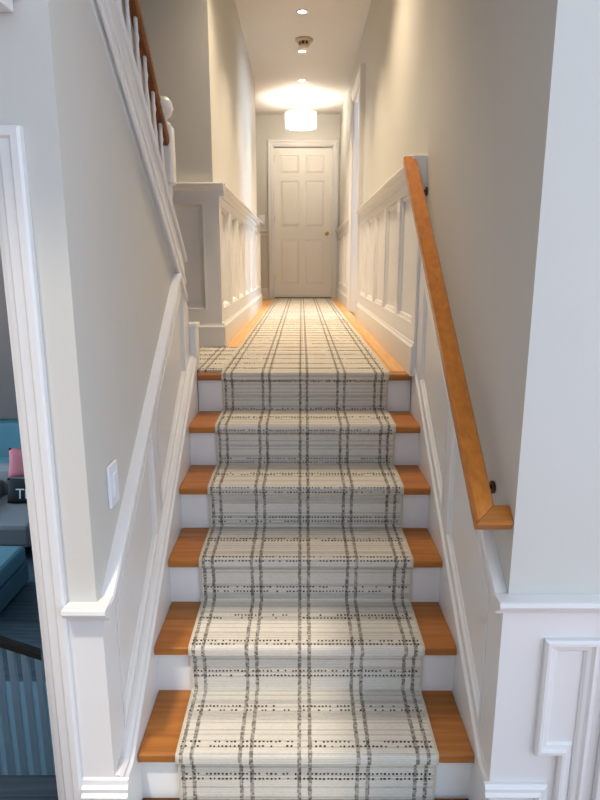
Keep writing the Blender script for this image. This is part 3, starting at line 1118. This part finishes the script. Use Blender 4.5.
c = sweep('casing', [(BDX0, BACKY, LAND), (BDX0, BACKY, BDZ), (BDX1, BACKY, BDZ), (BDX1, BACKY, LAND)], [(o, s * 1.2) for o, s in CASE], (0, -1, 0), WHITE, dr)
box('jamb', BDX0, BDX0 + 0.006, BACKY - 0.001, BACKY + 0.08, LAND, BDZ, WHITE, dr)
box('jamb', BDX1 - 0.006, BDX1, BACKY - 0.001, BACKY + 0.08, LAND, BDZ, WHITE, dr)
box('head_jamb', BDX0 + 0.006, BDX1 - 0.006, BACKY - 0.001, BACKY + 0.08, BDZ - 0.006, BDZ, WHITE, dr)
for z in (1.35, 2.15, 2.95):
    box('hinge', BDX0 + 0.004, BDX0 + 0.012, DF - 0.004, DF, z, z + 0.09, STEEL, dr)

# ------------------------------------------------------------------ switches
sw = thing('light_switch', 'white light switch plate on the left stair wall', 'light switch', (XL, 1.60, 0.945))
box('plate', XL + 0.0003, XL + 0.010, 1.562, 1.636, 0.948, 1.068, SWITCHP, sw, 0.003)
box('rocker', XL + 0.010, XL + 0.015, 1.583, 1.615, 0.975, 1.041, SWITCHP, sw, 0.0015)
sw = thing('light_switch', 'small white light switch plate above the far chair rail', 'light switch', (-0.56, BACKY, 2.13))
box('plate', -0.60, -0.515, BACKY - 0.008, BACKY - 0.0003, 2.125, 2.250, SWITCHP, sw, 0.002)
box('rocker', -0.575, -0.540, BACKY - 0.012, BACKY - 0.008, 2.155, 2.220, SWITCHP, sw, 0.001)

# ------------------------------------------------------------------ ceiling fixtures
words = {5.40: 'recessed round downlight nearest the stairs in the hall ceiling', 6.33: 'recessed round downlight right behind the smoke detector',
         7.28: 'recessed round downlight nearest the drum lamp', 4.48: 'recessed round downlight in the hall ceiling past the landing', 3.55: 'recessed round downlight above the landing', 2.60: 'recessed round downlight above the stair flight'}


def downlight(y, label, power, cone):
    t = thing('recessed_light', label, 'ceiling light', (0.004, y, CEILZ), 'downlights in a row along the hall')
    R = 0.046
    lathe('trim_ring', 0.004, y, [(0.032, CEILZ - 0.001), (0.033, CEILZ - 0.005), (R, CEILZ - 0.005), (R + 0.003, CEILZ - 0.0005), (0.032, CEILZ - 0.0005), (0.032, CEILZ - 0.001)], WHITE, t)
    lathe('lens', 0.004, y, [(0, CEILZ - 0.004), (0.0315, CEILZ - 0.004), (0.0315, CEILZ - 0.001), (0, CEILZ - 0.001)], LENS, t)
    l = bpy.data.lights.new('downlight_beam', 'SPOT')
    l.energy = power
    l.color = (1.0, 0.81, 0.58)
    l.spot_size = math.radians(cone)
    l.spot_blend = 1.0
    l.shadow_soft_size = 0.05
    o = bpy.data.objects.new('downlight_beam', l)
    C.objects.link(o)
    o.parent = t
    o.location = (0, 0, -0.02)


for y, p, cn in ((2.60, 45, 68), (3.55, 130, 120), (4.48, 115, 84), (5.40, 130, 82), (6.33, 145, 82), (7.28, 165, 84)):
    downlight(y, words[y], p, cn)

sd = thing('smoke_detector', 'round cream smoke detector with black vents on the ceiling', 'smoke detector', (0.021, 6.02, CEILZ))
lathe('base', 0.021, 6.02, [(0, CEILZ - 0.022), (0.050, CEILZ - 0.022), (0.078, CEILZ - 0.018), (0.080, CEILZ - 0.0005), (0, CEILZ - 0.0005)], CREAMP, sd)
lathe('vent_ring', 0.021, 6.02, [(0, CEILZ - 0.050), (0.044, CEILZ - 0.050), (0.044, CEILZ - 0.022), (0, CEILZ - 0.022)], BLACK, sd)
lathe('cap', 0.021, 6.02, [(0, CEILZ - 0.072), (0.030, CEILZ - 0.070), (0.046, CEILZ - 0.058), (0.048, CEILZ - 0.050), (0, CEILZ - 0.050)], CREAMP, sd)
for i in range(8):
    a = 2 * math.pi * i / 8 + 0.2
    x, y = 0.021 + 0.046 * math.cos(a), 6.02 + 0.046 * math.sin(a)
    box('vent_rib', x - 0.005, x + 0.005, y - 0.005, y + 0.005, CEILZ - 0.05, CEILZ - 0.022, CREAMP, sd)

LX, LY = -0.008, 8.05
dl = thing('drum_ceiling_light', 'glowing white drum shade ceiling lamp in front of the door', 'ceiling light', (LX, LY, CEILZ))
ZT, ZB = 3.39, 3.225
lathe('canopy', LX, LY, [(0, CEILZ - 0.025), (0.05, CEILZ - 0.025), (0.065, CEILZ - 0.006), (0.065, CEILZ - 0.0005), (0, CEILZ - 0.0005)], STEEL, dl)
lathe('stem', LX, LY, [(0, ZB + 0.01), (0.008, ZB + 0.01), (0.008, CEILZ - 0.025), (0, CEILZ - 0.025)], STEEL, dl)
bm = bmesh.new()
add_lathe(bm, LX, LY, [(0.190, ZB), (0.190, ZT), (0.187, ZT), (0.187, ZB), (0.190, ZB)], 40)
sh = obj('lamp_shade', bm, SHADE, dl, True)
for z in (ZB, ZT - 0.006):
    lathe('shade_ring', LX, LY, [(0.1905, z), (0.1925, z), (0.1925, z + 0.006), (0.1905, z + 0.006), (0.1905, z)], STEEL, sh, 40)
lathe('diffuser', LX, LY, [(0, ZB + 0.004), (0.186, ZB + 0.012), (0.186, ZB + 0.015), (0, ZB + 0.008)], SHADE, dl, 40)
lathe('finial', LX, LY, [(0, ZB - 0.016), (0.010, ZB - 0.010), (0.008, ZB + 0.003), (0, ZB + 0.003)], STEEL, dl)
for a in (0.6, 2.7, 4.8):
    bm = bmesh.new()
    add_tube(bm, [(LX + 0.008 * math.cos(a), LY + 0.008 * math.sin(a), ZT - 0.01), (LX + 0.186 * math.cos(a), LY + 0.186 * math.sin(a), ZT - 0.004)], 0.003, 6)
    obj('spider_arm', bm, STEEL, dl)
for i, a in enumerate((0.0, 2.1, 4.2)):
    x, y = LX + 0.09 * math.cos(a), LY + 0.09 * math.sin(a)
    l = bpy.data.lights.new('drum_bulb', 'POINT')
    l.energy = 8
    l.color = (1.0, 0.86, 0.66)
    l.shadow_soft_size = 0.03
    o = bpy.data.objects.new('drum_bulb', l)
    C.objects.link(o)
    o.parent = dl
    o.location = (x - LX, y - LY, 3.32 - CEILZ)

# ------------------------------------------------------------------ lower room seen through the left doorway
struct(box('floor_lower', -5.2, XL - 0.1, FY + 0.23, 9.4, LOW - 0.1, LOW, LOWWOOD), 'dark floor of the lower room with blue light painted in', 'floor')
struct(box('wall_lower_back', -5.2, XL - 0.1, 9.3, 9.4, LOW, 1.0, LOWWALL), 'grey back wall of the lower room', 'wall')
struct(box('wall_lower_right', XL - 0.12, XL - 0.1, FY + 0.2, 9.3, LOW, 0.9, LOWWALL))
struct(box('wall_lower_front', -5.2, XL - 0.1, FY + 0.12, FY + 0.22, LOW, -0.12, LOWWALL))
struct(box('wall_lower_entry', -5.2, -2.6, FY, FY + 0.1, -0.12, 2.0, LOWWALL))
bm = bmesh.new()
for a in ((FY + 0.1, 4.4, LOW, 1.0), (6.8, 9.3, LOW, 1.0), (4.4, 6.8, LOW, -0.75), (4.4, 6.8, 0.85, 1.0)):
    add_box(bm, -5.2, -5.1, *a)
struct(obj('wall_lower_window', bm, LOWWALL))
wl = struct(box('window_3', -5.19, -5.11, 4.4, 4.46, -0.75, 0.85, WHITE))
for a in ((6.74, 6.8, -0.75, 0.85), (4.46, 6.74, -0.75, -0.69), (4.46, 6.74, 0.79, 0.85), (5.57, 5.63, -0.69, 0.79)):
    box('window_frame', -5.19, -5.11, *a, WHITE, wl)
struct(prism('ceiling_lower', [(2.72, 0.905), (9.4, 0.905), (9.4, 0.995), (2.76, 0.995)], 0, -5.2, XL - 0.1, CEIL))
struct(prism('ceiling_stair_soffit', [(FY + 0.1, 1.86), (2.72, 0.905), (2.76, 0.995), (FY + 0.1, 1.95)], 0, -5.2, XL - 0.1, CEIL))

# balustrade below the doorway: dark rail on pale slats
bs = thing('balustrade', 'low balustrade with dark rail and pale slats carrying a painted blue light cast below the left doorway', 'balustrade', (-1.4, 2.55, LOW))
RA, RB = Vector((-1.524, 2.500, -0.048)), Vector((-1.266, 2.620, -0.252))
dd = (RB - RA).normalized()
bm = bmesh.new()
sd_ = Vector((-dd.y, dd.x, 0)).normalized()
prof = [(-0.026, -0.02), (-0.026, 0.012), (-0.014, 0.022), (0.014, 0.022), (0.026, 0.012), (0.026, -0.02)]
A = [bm.verts.new(RA + sd_ * a + Vector((0, 0, c))) for a, c in prof]
B = [bm.verts.new(RB + sd_ * a + Vector((0, 0, c))) for a, c in prof]
for i in range(6):
    j = (i + 1) % 6
    bm.faces.new([A[i], A[j], B[j], B[i]])
bm.faces.new(A)
bm.faces.new(B[::-1])
obj('rail', bm, DARKW, bs)
for i in range(5):
    p = RB.lerp(RA, 0.05 + i * 0.2)
    box('slat', p.x - 0.016, p.x + 0.016, p.y - 0.012, p.y + 0.012, LOW + 0.05, p.z - 0.021, SLATP, bs, 0.003)
bm = bmesh.new()
add_box(bm, -1.62, -1.22, 2.36, 2.66, LOW + 0.0125, LOW + 0.05)
obj('base', bm, SLATP, bs)
rg = box('area_rug', -3.4, -1.0, 1.75, 3.9, LOW, LOW + 0.012, RUGB)
tag(rg, 'rug with blue light painted in on the lower floor behind the balustrade', 'rug')

# seating: positions follow the floor line seen through the doorway
ot = thing('ottoman', 'box ottoman, blue light painted into its cloth, with loose seat pad in the lower room', 'ottoman', (-3.0, 5.05, LOW))
box('base', -3.45, -2.62, 4.72, 5.36, LOW + 0.02, LOW + 0.215, BLUECASTD, ot, 0.02)
box('seat_pad', -3.45, -2.62, 4.72, 5.36, LOW + 0.22, LOW + 0.385, TEAL, ot, 0.04)  # TEAL: blue light cast painted into the cloth colour
for x in (-3.4, -2.67):
    for y in (4.77, 5.31):
        box('foot', x - 0.02, x + 0.02, y - 0.02, y + 0.02, LOW, LOW + 0.02, DARKW, ot)

ac = thing('armchair', 'grey upholstered armchair with dark legs in the lower room', 'armchair', (-3.1, 6.2, LOW))
box('seat', -3.42, -2.74, 5.72, 6.6, LOW + 0.16, LOW + 0.42, GREYF, ac, 0.05)
box('armrest', -3.60, -3.42, 5.70, 6.62, LOW + 0.12, LOW + 0.60, GREYF, ac, 0.05)
box('armrest', -2.74, -2.56, 5.70, 6.62, LOW + 0.12, LOW + 0.44, GREYF, ac, 0.05)
box('backrest', -3.60, -2.56, 6.60, 6.80, LOW + 0.12, LOW + 0.74, GREYF, ac, 0.06)
for x in (-3.55, -2.64):
    for y in (5.78, 6.7):
        box('leg', x - 0.045, x + 0.045, y - 0.045, y + 0.045, LOW, LOW + 0.13, DARKW, ac)


def cushion(name, cx, cy, cz, w, h, th, mat, tilt, label):
    """a stuffed square pillow standing up, leaning back"""
    bm = bmesh.new()
    n = 10
    grid = {}
    for s in (-1, 1):
        for i in range(n + 1):
            for j in range(n + 1):
                a, c = i / n * 2 - 1, j / n * 2 - 1
                if s == 1 and (abs(a) == 1 or abs(c) == 1):
                    grid[(s, i, j)] = grid[(-1, i, j)]
                    continue
                e = (1 - a ** 4) * (1 - c ** 4)
                k = 1 - 0.06 * (1 - abs(a)) * (abs(c) == 1) - 0.06 * (1 - abs(c)) * (abs(a) == 1)
                x, z, y = a * w / 2 * k, (c * k + 1) * h / 2, s * th / 2 * max(0, e) ** 0.5
                grid[(s, i, j)] = bm.verts.new((cx + x, cy + y + z * tilt, cz + z))
        for i in range(n):
            for j in range(n):
                bm.faces.new([grid[(s, i, j)], grid[(s, i + 1, j)], grid[(s, i + 1, j + 1)], grid[(s, i, j + 1)]])
    o = obj(name, bm, mat, None, True)
    return tag(o, label, 'cushion')


cushion('cushion', -3.06, 6.44, LOW + 0.665, 0.42, 0.32, 0.14, PINK, 0.25, 'red pink cushion above the black pillow on the grey armchair')
bp_ = cushion('cushion', -3.02, 6.30, LOW + 0.42, 0.44, 0.27, 0.12, INK, 0.2, 'black pillow with white lettering on the grey armchair')
tcu = bpy.data.curves.new('lettering', 'FONT')
tcu.body = 'The'
tcu.size = 0.16
tcu.extrude = 0.002
to = bpy.data.objects.new('lettering_source', tcu)
C.objects.link(to)
bpy.context.view_layer.update()
tm = bpy.data.meshes.new_from_object(to.evaluated_get(bpy.context.evaluated_depsgraph_get()))
bpy.data.objects.remove(to)
tm.materials.clear()
lt = link('lettering', tm, SWITCHP, bp_)
lt.rotation_euler = (math.pi / 2 - 0.19, 0, 0)
lt.location = (-0.10, -0.075, 0.07)

sf = thing('sofa', 'sofa, blue light cast painted in, against the back of the lower room', 'sofa', (-3.6, 8.0, LOW))
box('seat', -4.6, -2.5, 7.55, 8.2, LOW + 0.1, LOW + 0.22, BLUECASTD, sf, 0.03)
box('seat_cushion', -4.56, -2.52, 7.52, 8.2, LOW + 0.222, LOW + 0.34, BLUECASTL, sf, 0.04)
box('backrest', -4.6, -2.5, 8.2, 8.5, LOW + 0.1, LOW + 0.84, TEAL, sf, 0.07)  # TEAL: blue light cast painted into the cloth colour
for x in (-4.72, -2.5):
    box('armrest', x, x + 0.14, 7.5, 8.5, LOW + 0.05, LOW + 0.55, BLUECASTD, sf, 0.05)
for x in (-4.5, -2.6):
    for y in (7.62, 8.4):
        box('foot', x - 0.03, x + 0.03, y - 0.03, y + 0.03, LOW, LOW + 0.1, DARKW, sf)
